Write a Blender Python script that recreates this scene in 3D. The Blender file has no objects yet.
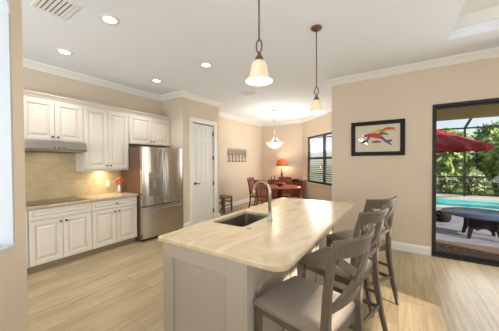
import bpy, math, random
from mathutils import Vector, Matrix
R = math.radians
rng = random.Random(7)
SC = bpy.context.scene
COL = SC.collection
H = 3.03          # ceiling height

# ------------------------------------------------------------------ camera
yaw, pit, rol = R(32.475), R(0.861), R(-0.328)
cam_d = bpy.data.cameras.new('camera'); cam = bpy.data.objects.new('camera', cam_d); COL.objects.link(cam)
cam_d.sensor_width = 36; cam_d.lens = 234.44 * 36 / 499
cam_d.clip_start = .02; cam_d.clip_end = 300
cam.matrix_world = (Matrix.Translation((0, 0, 1.491)) @ Matrix.Rotation(yaw, 4, 'Z')
                    @ Matrix.Rotation(math.pi / 2 - pit, 4, 'X') @ Matrix.Rotation(rol, 4, 'Z'))
SC.camera = cam

# ------------------------------------------------------------------ world, sun, daylight at the sliding door and dining window, added fills
w = bpy.data.worlds.new('sky'); SC.world = w; w.use_nodes = True
nt = w.node_tree; nt.nodes.clear()
wo = nt.nodes.new('ShaderNodeOutputWorld'); bg = nt.nodes.new('ShaderNodeBackground')
sky = nt.nodes.new('ShaderNodeTexSky'); sky.sky_type = 'NISHITA'; sky.sun_disc = False
sky.sun_elevation = R(24); sky.sun_rotation = R(80)
tc = nt.nodes.new('ShaderNodeTexCoord'); nz = nt.nodes.new('ShaderNodeTexNoise')
nz.inputs['Scale'].default_value = 3.2; nz.inputs['Detail'].default_value = 6
rp = nt.nodes.new('ShaderNodeValToRGB'); rp.color_ramp.elements[0].position = .38; rp.color_ramp.elements[1].position = .6
mx = nt.nodes.new('ShaderNodeMix'); mx.data_type = 'RGBA'
sm = nt.nodes.new('ShaderNodeMix'); sm.data_type = 'RGBA'; sm.blend_type = 'MULTIPLY'; sm.inputs[0].default_value = 1
sm.inputs[7].default_value = (.16, .16, .16, 1)
nt.links.new(sky.outputs[0], sm.inputs[6])
nt.links.new(tc.outputs['Generated'], nz.inputs['Vector']); nt.links.new(nz.outputs[0], rp.inputs[0])
nt.links.new(rp.outputs[0], mx.inputs[0]); nt.links.new(sm.outputs[2], mx.inputs[6]); mx.inputs[7].default_value = (.86, .89, .94, 1)
nt.links.new(mx.outputs[2], bg.inputs[0]); bg.inputs[1].default_value = 0.95
nt.links.new(bg.outputs[0], wo.inputs[0])

def lamp(name, kind, loc, energy, color=(1, 1, 1), size=None, aim=None, **kw):
    l = bpy.data.lights.new(name, kind); l.energy = energy; l.color = color
    if kind == 'AREA':
        l.shape = 'RECTANGLE'; l.size, l.size_y = size
    for k, v in kw.items(): setattr(l, k, v)
    o = bpy.data.objects.new(name, l); COL.objects.link(o); o.location = loc
    if aim is not None:
        o.rotation_euler = Vector(aim).to_track_quat('-Z', 'Y').to_euler()
    return o
SUN_DIR = Vector((-.87, .25, -.31))
lamp('sunlight', 'SUN', (6, 5, 8), 9.0, (1.0, .88, .74), aim=SUN_DIR, angle=R(.7))
lamp('added_fill_back', 'AREA', (-1.2, -2.9, 1.45), 235, (.82, .91, 1.0), (5.0, 2.2), (.1, 1, .8))  # added fill behind the camera, no window there; tilted up to brighten the ceiling
lamp('added_fill_side', 'AREA', (3.25, -.3, 1.4), 84, (.82, .91, 1.0), (2.6, 1.6), (-1, .15, .8))  # added fill by the unseen side wall, tilted up toward the ceiling
lamp('daylight_slider', 'AREA', (1.8, 4.55, 1.3), 42, (1.0, .98, .94), (2.3, 2.1), (-.1, -1, -.2))
lamp('daylight_dining_window', 'AREA', (-2.26, 7.58, 1.6), 48, (.98, .98, .96), (1.2, 1.4), (-.707, -.707, .45))

SC.view_settings.view_transform = 'Standard'; SC.view_settings.look = 'None'
SC.view_settings.gamma = 1; SC.view_settings.use_curve_mapping = False
SC.cycles.caustics_reflective = False
SC.view_settings.exposure = 0.22

# ------------------------------------------------------------------ materials
def lin(c):
    c = c / 255
    return c / 12.92 if c <= .04045 else ((c + .055) / 1.055) ** 2.4
def rgb(r, g, b): return (lin(r), lin(g), lin(b), 1)
def mat(name, col, rough=.5, metal=0, noise=None, bump=None, spec=.5, emit=None, coat=0, stretch=None, sheen=0):
    """principled material; noise=(scale, amount) mottles the colour, bump=(scale, strength)"""
    m = bpy.data.materials.new(name); m.use_nodes = True
    n = m.node_tree.nodes; L = m.node_tree.links; p = n['Principled BSDF']
    p.inputs['Base Color'].default_value = col; p.inputs['Roughness'].default_value = rough
    p.inputs['Metallic'].default_value = metal; p.inputs['Specular IOR Level'].default_value = spec
    p.inputs['Coat Weight'].default_value = coat; p.inputs['Coat Roughness'].default_value = .08
    if sheen: p.inputs['Sheen Weight'].default_value = sheen
    if emit: p.inputs['Emission Color'].default_value = emit[0]; p.inputs['Emission Strength'].default_value = emit[1]
    if noise or bump:
        t = n.new('ShaderNodeTexCoord'); mp = n.new('ShaderNodeMapping'); L.new(t.outputs['Object'], mp.inputs[0])
        if stretch: mp.inputs['Scale'].default_value = stretch
    if noise:
        z = n.new('ShaderNodeTexNoise'); z.inputs['Scale'].default_value = noise[0]; z.inputs['Detail'].default_value = 4
        L.new(mp.outputs[0], z.inputs['Vector'])
        r = n.new('ShaderNodeValToRGB'); a = noise[1]
        c2 = noise[2] if len(noise) > 2 else None
        r.color_ramp.elements[0].position = .3; r.color_ramp.elements[1].position = .7
        r.color_ramp.elements[0].color = c2 or [min(1, v * (1 - a)) for v in col[:3]] + [1]
        r.color_ramp.elements[1].color = col if c2 else [min(1, v * (1 + a)) for v in col[:3]] + [1]
        L.new(z.outputs[0], r.inputs[0]); L.new(r.outputs[0], p.inputs['Base Color'])
    if bump:
        z2 = n.new('ShaderNodeTexNoise'); z2.inputs['Scale'].default_value = bump[0]; L.new(mp.outputs[0], z2.inputs['Vector'])
        b = n.new('ShaderNodeBump'); b.inputs['Strength'].default_value = bump[1]; b.inputs['Distance'].default_value = .01
        L.new(z2.outputs[0], b.inputs['Height']); L.new(b.outputs[0], p.inputs['Normal'])
    return m
def brick_mat(name, c1, c2, cm, bw, bh, mortar, rough, rotz=0, axis='XY', grain=None, offset=.5, bump=.25):
    m = bpy.data.materials.new(name); m.use_nodes = True
    n = m.node_tree.nodes; L = m.node_tree.links; p = n['Principled BSDF']; p.inputs['Roughness'].default_value = rough
    t = n.new('ShaderNodeTexCoord'); src = t.outputs['Object']
    if axis == 'YZ':
        s = n.new('ShaderNodeSeparateXYZ'); c = n.new('ShaderNodeCombineXYZ'); L.new(src, s.inputs[0])
        L.new(s.outputs['Y'], c.inputs['X']); L.new(s.outputs['Z'], c.inputs['Y']); src = c.outputs[0]
    mp = n.new('ShaderNodeMapping'); mp.inputs['Rotation'].default_value = (0, 0, rotz); L.new(src, mp.inputs[0])
    b = n.new('ShaderNodeTexBrick'); b.inputs['Scale'].default_value = 1; b.offset = offset; b.offset_frequency = 2
    b.inputs['Brick Width'].default_value = bw; b.inputs['Row Height'].default_value = bh
    b.inputs['Mortar Size'].default_value = mortar; b.inputs['Mortar Smooth'].default_value = .3; b.inputs['Bias'].default_value = 0
    b.inputs['Color1'].default_value = c1; b.inputs['Color2'].default_value = c2; b.inputs['Mortar'].default_value = cm
    L.new(mp.outputs[0], b.inputs['Vector'])
    out = b.outputs['Color']
    if grain:
        g = n.new('ShaderNodeMapping'); g.inputs['Scale'].default_value = grain[0]; L.new(mp.outputs[0], g.inputs[0])
        z = n.new('ShaderNodeTexNoise'); z.inputs['Scale'].default_value = grain[1]; z.inputs['Detail'].default_value = 5
        z.inputs['Distortion'].default_value = .6
        L.new(g.outputs[0], z.inputs['Vector'])
        rr = n.new('ShaderNodeValToRGB'); rr.color_ramp.elements[0].position = .3; rr.color_ramp.elements[1].position = .72
        lo = 1 - grain[2]; rr.color_ramp.elements[0].color = (lo, lo * .985, lo * .96, 1); rr.color_ramp.elements[1].color = (1, 1, 1, 1)
        L.new(z.outputs[0], rr.inputs[0])
        x = n.new('ShaderNodeMix'); x.data_type = 'RGBA'; x.blend_type = 'MULTIPLY'; x.inputs[0].default_value = 1
        L.new(out, x.inputs[6]); L.new(rr.outputs[0], x.inputs[7]); out = x.outputs[2]
    L.new(out, p.inputs['Base Color'])
    bp = n.new('ShaderNodeBump'); bp.inputs['Strength'].default_value = bump; bp.inputs['Distance'].default_value = .003; bp.invert = True
    L.new(b.outputs['Fac'], bp.inputs['Height']); L.new(bp.outputs[0], p.inputs['Normal'])
    return m
def stone_mat(name):
    m = bpy.data.materials.new(name); m.use_nodes = True
    n = m.node_tree.nodes; L = m.node_tree.links; p = n['Principled BSDF']; p.inputs['Roughness'].default_value = .24
    t = n.new('ShaderNodeTexCoord'); mp = n.new('ShaderNodeMapping'); mp.inputs['Rotation'].default_value = (0, 0, .6)
    mp.inputs['Scale'].default_value = (1.6, .55, 1); L.new(t.outputs['Object'], mp.inputs[0])
    z = n.new('ShaderNodeTexNoise'); z.inputs['Scale'].default_value = 2.2; z.inputs['Detail'].default_value = 7; z.inputs['Distortion'].default_value = 1.6
    L.new(mp.outputs[0], z.inputs['Vector'])
    r = n.new('ShaderNodeValToRGB'); e = r.color_ramp.elements
    e[0].position = .30; e[0].color = rgb(194, 168, 130); e[1].position = .72; e[1].color = rgb(226, 210, 180)
    k = e.new(.45); k.color = rgb(216, 198, 166); k = e.new(.56); k.color = rgb(208, 187, 152)
    L.new(z.outputs[0], r.inputs[0]); L.new(r.outputs[0], p.inputs['Base Color'])
    return m
def glass_mat(name, tint=(1, 1, 1, 1), gl=.06):
    m = bpy.data.materials.new(name); m.use_nodes = True
    n = m.node_tree.nodes; L = m.node_tree.links; n.clear()
    o = n.new('ShaderNodeOutputMaterial'); a = n.new('ShaderNodeBsdfTransparent'); a.inputs[0].default_value = tint
    g = n.new('ShaderNodeBsdfGlossy'); g.inputs['Roughness'].default_value = .02; x = n.new('ShaderNodeMixShader'); x.inputs[0].default_value = gl
    L.new(a.outputs[0], x.inputs[1]); L.new(g.outputs[0], x.inputs[2]); L.new(x.outputs[0], o.inputs[0])
    return m
def shade_mat(name, col, strength, trans=.6):
    """lit lamp glass: glows and lets light through"""
    return mat(name, col, .35, emit=(col, strength))

M = {}
M['wall'] = mat('wall_paint', rgb(219, 203, 181), .85, noise=(2, .012), bump=(220, .05))
M['ceiling'] = mat('ceiling_paint', rgb(240, 244, 250), .9, bump=(160, .08))
M['trim'] = mat('white_trim_paint', rgb(240, 238, 232), .45)
M['cab'] = mat('cream_cabinet_paint', rgb(220, 212, 199), .4, noise=(3, .01))
M['lining'] = mat('pale_grey_lining_paint', rgb(196, 200, 202), .6)
M['glaze'] = mat('tan_cabinet_glaze', rgb(214, 203, 184), .5)
M['toe'] = mat('tan_toe_kick_board', rgb(150, 132, 110), .7)  # toe kick board, darker tan than the cabinet paint
M['greige'] = mat('greige_island_paint', rgb(184, 172, 156), .45, noise=(3, .01))
M['floor'] = brick_mat('oak_plank_floor', rgb(196, 176, 140), rgb(178, 157, 121), rgb(140, 120, 90), 1.25, .19, .0018, .32,
                       rotz=R(90), grain=((.7, 14, 1), 2.4, .36), offset=.37)
M['splash'] = brick_mat('travertine_tile', rgb(204, 186, 150), rgb(194, 174, 136), rgb(188, 168, 132), .15, .15, .003, .5,
                        axis='YZ', grain=((1, 2.5, 1), 6, .2))
M['stone'] = stone_mat('polished_stone')
M['granite'] = mat('beige_granite', rgb(186, 168, 138), .2, noise=(14, .2))
M['steel'] = mat('brushed_steel', rgb(188, 184, 178), .2, 1, noise=(3, .05), stretch=(1, 1, 30))
M['steel_d'] = mat('dark_steel', rgb(90, 84, 78), .35, 1)
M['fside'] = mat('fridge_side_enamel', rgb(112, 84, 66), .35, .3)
M['nickel'] = mat('satin_nickel', rgb(176, 172, 164), .32, 1)
M['bronze'] = mat('oil_rubbed_bronze', rgb(70, 56, 46), .4, .7)
M['abronze'] = mat('aged_bronze', rgb(120, 98, 76), .4, .8)
M['black'] = mat('black_glass', rgb(20, 18, 17), .08, coat=.5)
M['blackf'] = mat('black_frame_wood', rgb(20, 16, 15), .5, spec=.25)
M['dframe'] = mat('bronze_aluminium', rgb(30, 27, 25), .45, .1)
M['stool'] = mat('weathered_grey_wood', rgb(100, 88, 74), .42, noise=(9, .16), stretch=(1, 1, .25))
M['fabric'] = mat('taupe_seat_fabric', rgb(142, 127, 111), .9, noise=(60, .08), bump=(500, .25), sheen=.3)
M['cherry'] = mat('cherry_wood', rgb(138, 66, 44), .3, noise=(8, .3), stretch=(1, 1, .2))
M['cherryd'] = mat('dark_cherry_wood', rgb(104, 50, 36), .3, noise=(8, .25))
M['olive'] = mat('olive_brown_wood', rgb(112, 100, 74), .5, noise=(9, .15))
M['glow'] = mat('lit_lens', rgb(255, 250, 240), .4, emit=(rgb(255, 248, 236), 7))
M['pglass'] = mat('alabaster_glass', rgb(240, 222, 190), .3, emit=(rgb(255, 226, 176), .12), noise=(9, .08))
M['pbulb'] = mat('lit_bulb', rgb(255, 248, 232), .4, emit=(rgb(255, 244, 220), 4.5))
M['bowlg'] = mat('white_lamp_glass', rgb(248, 244, 232), .3, emit=(rgb(255, 244, 222), 1.0))
M['amber'] = mat('amber_lamp_shade', rgb(206, 104, 50), .7, emit=(rgb(236, 112, 40), .12))
M['vent'] = mat('vent_white', rgb(236, 234, 230), .5)
M['ventd'] = mat('vent_dark', rgb(120, 116, 110), .7)
M['iron'] = mat('wrought_iron', rgb(112, 98, 90), .5, .4, noise=(12, .2))
M['mat'] = mat('picture_mount', rgb(214, 202, 182), .8)
M['glass'] = glass_mat('window_glass', (.98, .99, .99, 1), .012)
M['pglz'] = glass_mat('picture_glass', (1, 1, 1, 1), .012)
M['red'] = mat('red_canvas', rgb(150, 14, 30), .8, noise=(5, .08))
M['redc'] = mat('red_ceramic', rgb(178, 30, 30), .3)
M['orange'] = mat('orange_petals', rgb(198, 92, 52), .6, noise=(30, .25))
M['stem'] = mat('green_stem', rgb(80, 98, 50), .6)
M['vase'] = mat('silver_vase', rgb(186, 178, 170), .2, .6)
M['plate'] = mat('ivory_plastic', rgb(232, 224, 206), .4)
M['blind'] = mat('white_shutter', rgb(226, 228, 230), .5)
M['sinkst'] = mat('sink_steel', rgb(150, 140, 128), .35, .9)
M['paver'] = brick_mat('lanai_paver', rgb(160, 166, 184), rgb(146, 146, 160), rgb(128, 126, 132), .3, .15, .006, .6, grain=((1, 1, 1), 3, .3))
M['deck'] = mat('pool_deck_stone', rgb(196, 190, 180), .7, noise=(3, .06))
M['water'] = mat('pool_water', rgb(40, 176, 182), .06, noise=(5, .3), bump=(7, .35), stretch=(.5, 1, 1))
M['pooltile'] = mat('pool_tile', rgb(90, 190, 196), .3)
M['soffit'] = mat('lanai_stucco', rgb(178, 156, 96), .9)
M['grass'] = mat('lawn', rgb(96, 116, 58), .9, noise=(5, .3))
M['slate'] = mat('slate_sky_tint_tabletop', rgb(50, 70, 102), .25, noise=(10, .12))  # blue of the reflected sky is put into the tabletop colour
M['wicker'] = mat('dark_wicker', rgb(20, 17, 16), .7, spec=.15, noise=(60, .3), bump=(120, .5))
M['bark'] = mat('bark', rgb(110, 92, 72), .9, noise=(8, .25))
for k, c in {'leaf_a': (112, 144, 62), 'leaf_b': (82, 116, 52), 'leaf_c': (146, 166, 90), 'leaf_h': (100, 120, 64), 'leaf_y': (210, 212, 166)}.items():
    M[k] = mat(k.replace('leaf_', 'foliage_'), rgb(*c), .6, noise=(2.2, .4))
for k, c in {'p_red': (190, 52, 44), 'p_yel': (206, 176, 66), 'p_grn': (96, 120, 58), 'p_blu': (66, 78, 94), 'p_brn': (112, 84, 62), 'p_whi': (236, 230, 222)}.items():
    M[k] = mat('paint_' + k[2:], rgb(*c), .7)

# rug: concentric oval braid
def rug_mat():
    m = bpy.data.materials.new('braided_rug'); m.use_nodes = True
    n = m.node_tree.nodes; L = m.node_tree.links; p = n['Principled BSDF']; p.inputs['Roughness'].default_value = .95
    t = n.new('ShaderNodeTexCoord'); wv = n.new('ShaderNodeTexWave'); wv.wave_type = 'RINGS'; wv.rings_direction = 'Z'
    wv.inputs['Scale'].default_value = 2.6; wv.inputs['Distortion'].default_value = 1.2; wv.inputs['Detail'].default_value = 2
    mp = n.new('ShaderNodeMapping'); mp.inputs['Scale'].default_value = (1, 1.6, 1); L.new(t.outputs['Object'], mp.inputs[0]); L.new(mp.outputs[0], wv.inputs[0])
    r = n.new('ShaderNodeValToRGB'); e = r.color_ramp.elements
    e[0].color = rgb(92, 74, 66); e[1].color = rgb(126, 108, 92); k = e.new(.5); k.color = rgb(106, 86, 76)
    L.new(wv.outputs[0], r.inputs[0]); L.new(r.outputs[0], p.inputs['Base Color']); return m
M['rug'] = rug_mat()

# ------------------------------------------------------------------ mesh builder
class MB:
    def __init__(s): s.v = []; s.f = []; s.sm = []
    def add(s, vs, fs, smooth=False):
        o = len(s.v); s.v += [tuple(v) for v in vs]; s.f += [tuple(i + o for i in f) for f in fs]; s.sm += [smooth] * len(fs); return s
    def box(s, x0, y0, z0, x1, y1, z1):
        x0, x1 = sorted((x0, x1)); y0, y1 = sorted((y0, y1)); z0, z1 = sorted((z0, z1))
        return s.add([(x0, y0, z0), (x1, y0, z0), (x1, y1, z0), (x0, y1, z0), (x0, y0, z1), (x1, y0, z1), (x1, y1, z1), (x0, y1, z1)],
                     [(3, 2, 1, 0), (4, 5, 6, 7), (0, 1, 5, 4), (1, 2, 6, 5), (2, 3, 7, 6), (3, 0, 4, 7)])
    def prism(s, poly, z0, z1, fn=None, smooth=False):
        n = len(poly); vs = [(x, y, z0) for x, y in poly] + [(x, y, z1) for x, y in poly]
        if fn: vs = [fn(*v) for v in vs]
        return s.add(vs, [tuple(range(n))[::-1], tuple(range(n, 2 * n))] + [(i, (i + 1) % n, n + (i + 1) % n, n + i) for i in range(n)], smooth)
    def lathe(s, prof, seg=24, c=(0, 0, 0), sx=1, sy=1, smooth=True, loop=False):
        if loop: prof = list(prof) + [prof[0]]
        n = len(prof); vs = []; fs = []
        for i in range(seg):
            a = 2 * math.pi * i / seg
            for r, z in prof: vs.append((c[0] + r * sx * math.cos(a), c[1] + r * sy * math.sin(a), c[2] + z))
        for i in range(seg):
            j = (i + 1) % seg
            for k in range(n - 1): fs.append((i * n + k, j * n + k, j * n + k + 1, i * n + k + 1))
        return s.add(vs, fs, smooth)
    def tube(s, pts, r, seg=8, cap=True):
        pts = [Vector(p) for p in pts]; rs = r if isinstance(r, (list, tuple)) else [r] * len(pts); vs = []; fs = []
        up = None
        for i, p in enumerate(pts):
            t = (pts[min(i + 1, len(pts) - 1)] - pts[max(i - 1, 0)]).normalized()
            if up is None: up = Vector((0, 0, 1)) if abs(t.z) < .9 else Vector((1, 0, 0))
            a = t.cross(up); a = a.normalized() if a.length > 1e-6 else t.orthogonal().normalized(); b = a.cross(t).normalized(); up = b
            for k in range(seg):
                an = 2 * math.pi * k / seg; vs.append(p + (a * math.cos(an) + b * math.sin(an)) * rs[i])
        for i in range(len(pts) - 1):
            for k in range(seg): fs.append((i * seg + k, i * seg + (k + 1) % seg, (i + 1) * seg + (k + 1) % seg, (i + 1) * seg + k))
        if cap: fs += [tuple(range(seg))[::-1], tuple(range((len(pts) - 1) * seg, len(pts) * seg))]
        return s.add(vs, fs, True)
    def sweep(s, pts, side, hw, ht):
        """rectangular bar along pts; side = direction of the width (half hw), thickness half ht across it"""
        pts = [Vector(p) for p in pts]; vs = []; fs = []; n = len(pts)
        for i, p in enumerate(pts):
            t = (pts[min(i + 1, n - 1)] - pts[max(i - 1, 0)]).normalized()
            sd = Vector(side[i] if isinstance(side, list) else side); sd = (sd - t * sd.dot(t)).normalized(); nn = t.cross(sd)
            a = hw[i] if isinstance(hw, list) else hw; b = ht[i] if isinstance(ht, list) else ht
            vs += [p + sd * a + nn * b, p - sd * a + nn * b, p - sd * a - nn * b, p + sd * a - nn * b]
        for i in range(n - 1):
            for k in range(4): fs.append((i * 4 + k, i * 4 + (k + 1) % 4, i * 4 + 4 + (k + 1) % 4, i * 4 + 4 + k))
        fs += [(3, 2, 1, 0), tuple(4 * n - 4 + k for k in range(4))]
        return s.add(vs, fs, False)
    def ball(s, c, r, sz=1, seg=12, rings=8):
        prof = [(max(0, r * math.sin(math.pi * i / rings)), -r * sz * math.cos(math.pi * i / rings)) for i in range(rings + 1)]
        prof[0] = (0, prof[0][1]); prof[-1] = (0, prof[-1][1]); return s.lathe(prof, seg, c)
    def build(s, name, m, parent=None, loc=(0, 0, 0), rz=0, bevel=0, seg=2):
        me = bpy.data.meshes.new(name); me.from_pydata(s.v, [], s.f); me.polygons.foreach_set('use_smooth', s.sm)
        me.materials.append(M[m] if isinstance(m, str) else m); me.update()
        import bmesh
        bm = bmesh.new(); bm.from_mesh(me); bmesh.ops.recalc_face_normals(bm, faces=bm.faces); bm.to_mesh(me); bm.free()
        o = bpy.data.objects.new(name, me); COL.objects.link(o); o.location = loc; o.rotation_euler = (0, 0, rz)
        if parent: o.parent = parent
        if bevel:
            b = o.modifiers.new('bevel', 'BEVEL'); b.width = bevel; b.segments = seg; b.limit_method = 'ANGLE'; b.angle_limit = R(40)
        return o
def tag(o, label, cat, group=None, kind=None):
    o['label'] = label; o['category'] = cat
    if group: o['group'] = group
    if kind: o['kind'] = kind
    return o
def thing(name, label, cat, loc=(0, 0, 0), rz=0, group=None):
    o = bpy.data.objects.new(name, None); COL.objects.link(o); o.location = loc; o.rotation_euler = (0, 0, rz); o.empty_display_size = .1
    return tag(o, label, cat, group)
def struct(name, mb, m, label=None, cat=None, parent=None, **k):
    o = mb.build(name, m, parent, **k)
    if not parent:
        o['kind'] = 'structure'; o['label'] = label or name.replace('_', ' '); o['category'] = cat or name.split('_')[0]
    return o
def copy_tree(o, parent=None):
    c = o.copy(); COL.objects.link(c)
    if parent: c.parent = parent; c.matrix_parent_inverse = o.matrix_parent_inverse.copy()
    for ch in [x for x in bpy.data.objects if x.parent == o]: copy_tree(ch, c)
    return c
def mitre(path, prof):
    """sweep profile (out, z) along 2-D polyline, room on its right-hand side"""
    b = MB(); n = len(path); rows = []
    for i, p in enumerate(path):
        d1 = Vector(path[i]) - Vector(path[i - 1]) if i else None
        d2 = Vector(path[i + 1]) - Vector(path[i]) if i < n - 1 else None
        ns = [Vector((d.y, -d.x)).normalized() for d in (d1, d2) if d is not None]
        m = sum(ns, Vector((0, 0))).normalized(); k = 1 / max(.2, m.dot(ns[0]))
        rows.append([(p[0] + m.x * o * k, p[1] + m.y * o * k, z) for o, z in prof])
    q = len(prof); vs = [v for r in rows for v in r]; fs = []
    for i in range(n - 1):
        for k in range(q): fs.append((i * q + k, i * q + (k + 1) % q, (i + 1) * q + (k + 1) % q, (i + 1) * q + k))
    fs += [tuple(range(q))[::-1], tuple(range((n - 1) * q, n * q))]
    return b.add(vs, fs)

# ------------------------------------------------------------------ room shell
XL, YP, XP, YE, YF = -4.74, 3.57, -4.01, 4.80, 8.4
YR, XR = 4.63, -1.08
DX0, DX1, DZ = .442, 2.95, 2.365
S2 = math.sqrt(.5)
BX = -2.99                                       # where the far wall meets the bay wall
BL = (XR - BX) / S2                              # bay wall length
struct('floor', MB().box(-4.9, -3.2, -.05, 3.5, 4.63, 0).box(-4.9, 4.63, -.05, -1.0, 8.6, 0).box(-1.0, 4.63, -.05, 3.5, 4.78, 0), 'floor', 'light oak plank floor running away from the camera')
tx0, tx1, ty0, ty1 = .53, 2.8, -1.6, 3.9        # tray recess
ce = MB().box(-4.9, -3.2, H, tx0, 4.78, H + .1).box(tx1, -3.2, H, 3.5, 4.78, H + .1).box(tx0, -3.2, H, tx1, ty0, H + .1).box(tx0, ty1, H, tx1, 4.78, H + .1)
ce.box(-4.9, 4.78, H, -.9, 8.6, H + .1)
ce.box(tx0 - .05, ty0 - .05, H + .34, tx1 + .05, ty1 + .05, H + .4)
ce.box(tx0 - .05, ty0, H + .1, tx0, ty1, H + .34).box(tx1, ty0, H + .1, tx1 + .05, ty1, H + .34)
ce.box(tx0 - .05, ty0 - .05, H + .1, tx1 + .05, ty0, H + .34).box(tx0 - .05, ty1, H + .1, tx1 + .05, ty1 + .05, H + .34)
struct('ceiling', ce, 'ceiling', 'white ceiling with a raised tray at the right')
struct('wall_left', MB().box(XL - .14, -3.2, 0, XL, YP, H), 'wall', 'beige kitchen wall behind the cream cabinets')
# pantry box: door in its long face
PD0, PD1, PDZ = 3.86, 4.62, 2.43
struct('wall_pantry', MB().box(XL, YP, 0, XP, YP + .1, H).box(XP - .1, YP + .1, 0, XP, PD0, H).box(XP - .1, PD1, 0, XP, YE, H)
       .box(XP - .1, PD0, PDZ, XP, PD1, H).box(XL, YE - .1, 0, XP - .1, YE, H), 'wall', 'beige pantry wall around the white panelled door')
struct('wall_dining', MB().box(XL - .14, YP + .1, 0, XL, YF + .14, H), 'wall', 'beige dining wall with the metal tree hanging')
struct('wall_far', MB().box(XL, YF, 0, BX, YF + .14, H), 'wall', 'beige far wall behind the sideboard')
def bay(t, o, z): return (BX + t * S2 + o * S2, YF - t * S2 + o * S2, z)      # t along the bay wall, o outward
def baybox(b, t0, t1, o0, o1, z0, z1):
    vs = [bay(t, o, z) for z in (z0, z1) for t, o in ((t0, o0), (t1, o0), (t1, o1), (t0, o1))]
    return b.add(vs, [(3, 2, 1, 0), (4, 5, 6, 7), (0, 1, 5, 4), (1, 2, 6, 5), (2, 3, 7, 6), (3, 0, 4, 7)])
W0, W1, WZ0, WZ1 = .32, 2.12, .77, 2.36
wb = MB(); baybox(wb, -.0, W0, 0, .14, 0, H); baybox(wb, W1, BL, 0, .14, 0, H); baybox(wb, W0, W1, 0, .14, 0, WZ0); baybox(wb, W0, W1, 0, .14, WZ1, H)
struct('wall_bay', wb, 'wall', 'angled beige dining wall holding the dark window')
struct('wall_alcove', MB().box(XR, YR + .15, 0, XR + .14, YF - (XR - BX), H), 'wall', 'beige dining side wall behind the picture wall')
struct('wall_right', MB().box(XR, YR, 0, DX0, YR + .15, H).box(DX0, YR, DZ, DX1, YR + .15, H).box(DX1, YR, 0, 3.4, YR + .15, H), 'wall', 'beige wall with the framed picture and sliding door')
SW0, SW1, SZ0, SZ1 = .12, 2.2, 1.05, 2.03  # added slots in the unseen wall, sized to land sun on stools and floor
struct('wall_side', MB().box(3.3, -3.2, 0, 3.44, SW0, H).box(3.3, SW1, 0, 3.44, YR, H).box(3.3, SW0, 0, 3.44, SW1, SZ0).box(3.3, SW0, 1.30, 3.44, SW1, 1.90).box(3.3, SW0, SZ1, 3.44, SW1, H), 'wall', 'unseen side wall with two added slots that shape the sun patches')
struct('wall_back', MB().box(-4.9, -3.2, 0, 3.44, -3.06, H), 'wall', 'back wall behind the camera')
# angled wall at the left edge with an arched opening
def near(t, o, z): return (-2.146 + t * S2 - o * S2, .525 - t * S2 - o * S2, z)   # o = away from the camera side
def nearpoly(b, poly, o0, o1): return b.prism(poly, o0, o1, fn=lambda t, z, o: near(t, o, z))
n0, n1, nz0, nsp = .098, 1.70, .955, 2.44
arch = [(n0 + (n1 - n0) * (1 - math.cos(math.pi * i / 16)) / 2, nsp + .34 * math.sin(math.pi * i / 16)) for i in range(17)]
nw = MB(); nearpoly(nw, [(0, 0), (n0, 0), (n0, H), (0, H)], 0, .16); nearpoly(nw, [(n0, 0), (n1, 0), (n1, nz0), (n0, nz0)], 0, .16)
nearpoly(nw, [(n1, 0), (2.6, 0), (2.6, H), (n1, H)], 0, .16)
for (a, b_) in zip(arch[:-1], arch[1:]): nearpoly(nw, [a, b_, (b_[0], H), (a[0], H)], 0, .16)
struct('wall_near', nw, 'wall', 'angled beige wall at the left edge of the view')
js = MB(); nearpoly(js, [(n0 - .001, nz0), (n0 + .012, nz0), (n0 + .012, nsp), (n0 - .001, nsp)], .004, .158)
nearpoly(js, [(n1 - .012, nz0), (n1, nz0), (n1, nsp), (n1 - .012, nsp)], .004, .158)
for (a, b_) in zip(arch[:-1], arch[1:]): nearpoly(js, [(a[0], a[1] - .012), (b_[0], b_[1] - .012), (b_[0], b_[1] + .001), (a[0], a[1] + .001)], .004, .158)
nearpoly(js, [(n0, nz0 - .001), (n1, nz0 - .001), (n1, nz0 + .022), (n0, nz0 + .022)], -.006, .158)
struct('trim_opening', js, 'lining', 'white lining and sill of the arched wall opening', 'trim')

crown = [(0, H), (.105, H), (.105, H - .018), (.088, H - .03), (.06, H - .05), (.032, H - .078), (.022, H - .088), (.022, H - .1), (0, H - .1)]
PATH = [(XL, -3.06), (XL, YP), (XP, YP), (XP, YE), (XL, YE), (XL, YF), (BX, YF), (XR, YF - (XR - BX)), (XR, YR), (3.3, YR), (3.3, -3.06)]
struct('trim_crown', mitre(PATH, crown), 'trim', 'white crown moulding along the ceiling', 'trim')
struct('trim_tray', mitre([(tx0, ty0), (tx0, ty1), (tx1, ty1), (tx1, ty0)], [(0, H + .34), (.13, H + .34), (.13, H + .315), (.05, H + .25), (.03, H + .17), (.02, H + .12), (0, H + .12)]), 'trim', 'white moulding inside the ceiling tray', 'trim')
bbp = [(0, 0), (.016, 0), (.016, .1), (.010, .125), (.004, .135), (0, .135)]
struct('baseboard_right', mitre([(XR, YF - (XR - BX)), (XR, YR), (DX0 - .01, YR)], bbp), 'trim', 'white baseboard under the framed picture', 'baseboard')
struct('baseboard_dining', mitre([(XP, PD1 + .1), (XP, YE), (XL, YE), (XL, YF), (BX, YF), (XR, YF - (XR - BX))], bbp), 'trim', 'white baseboard round the dining area', 'baseboard')
struct('baseboard_pantry', mitre([(XP - .3, YP), (XP, YP), (XP, PD0 - .1)], bbp), 'trim', 'white baseboard between fridge and pantry door', 'baseboard')

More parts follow.
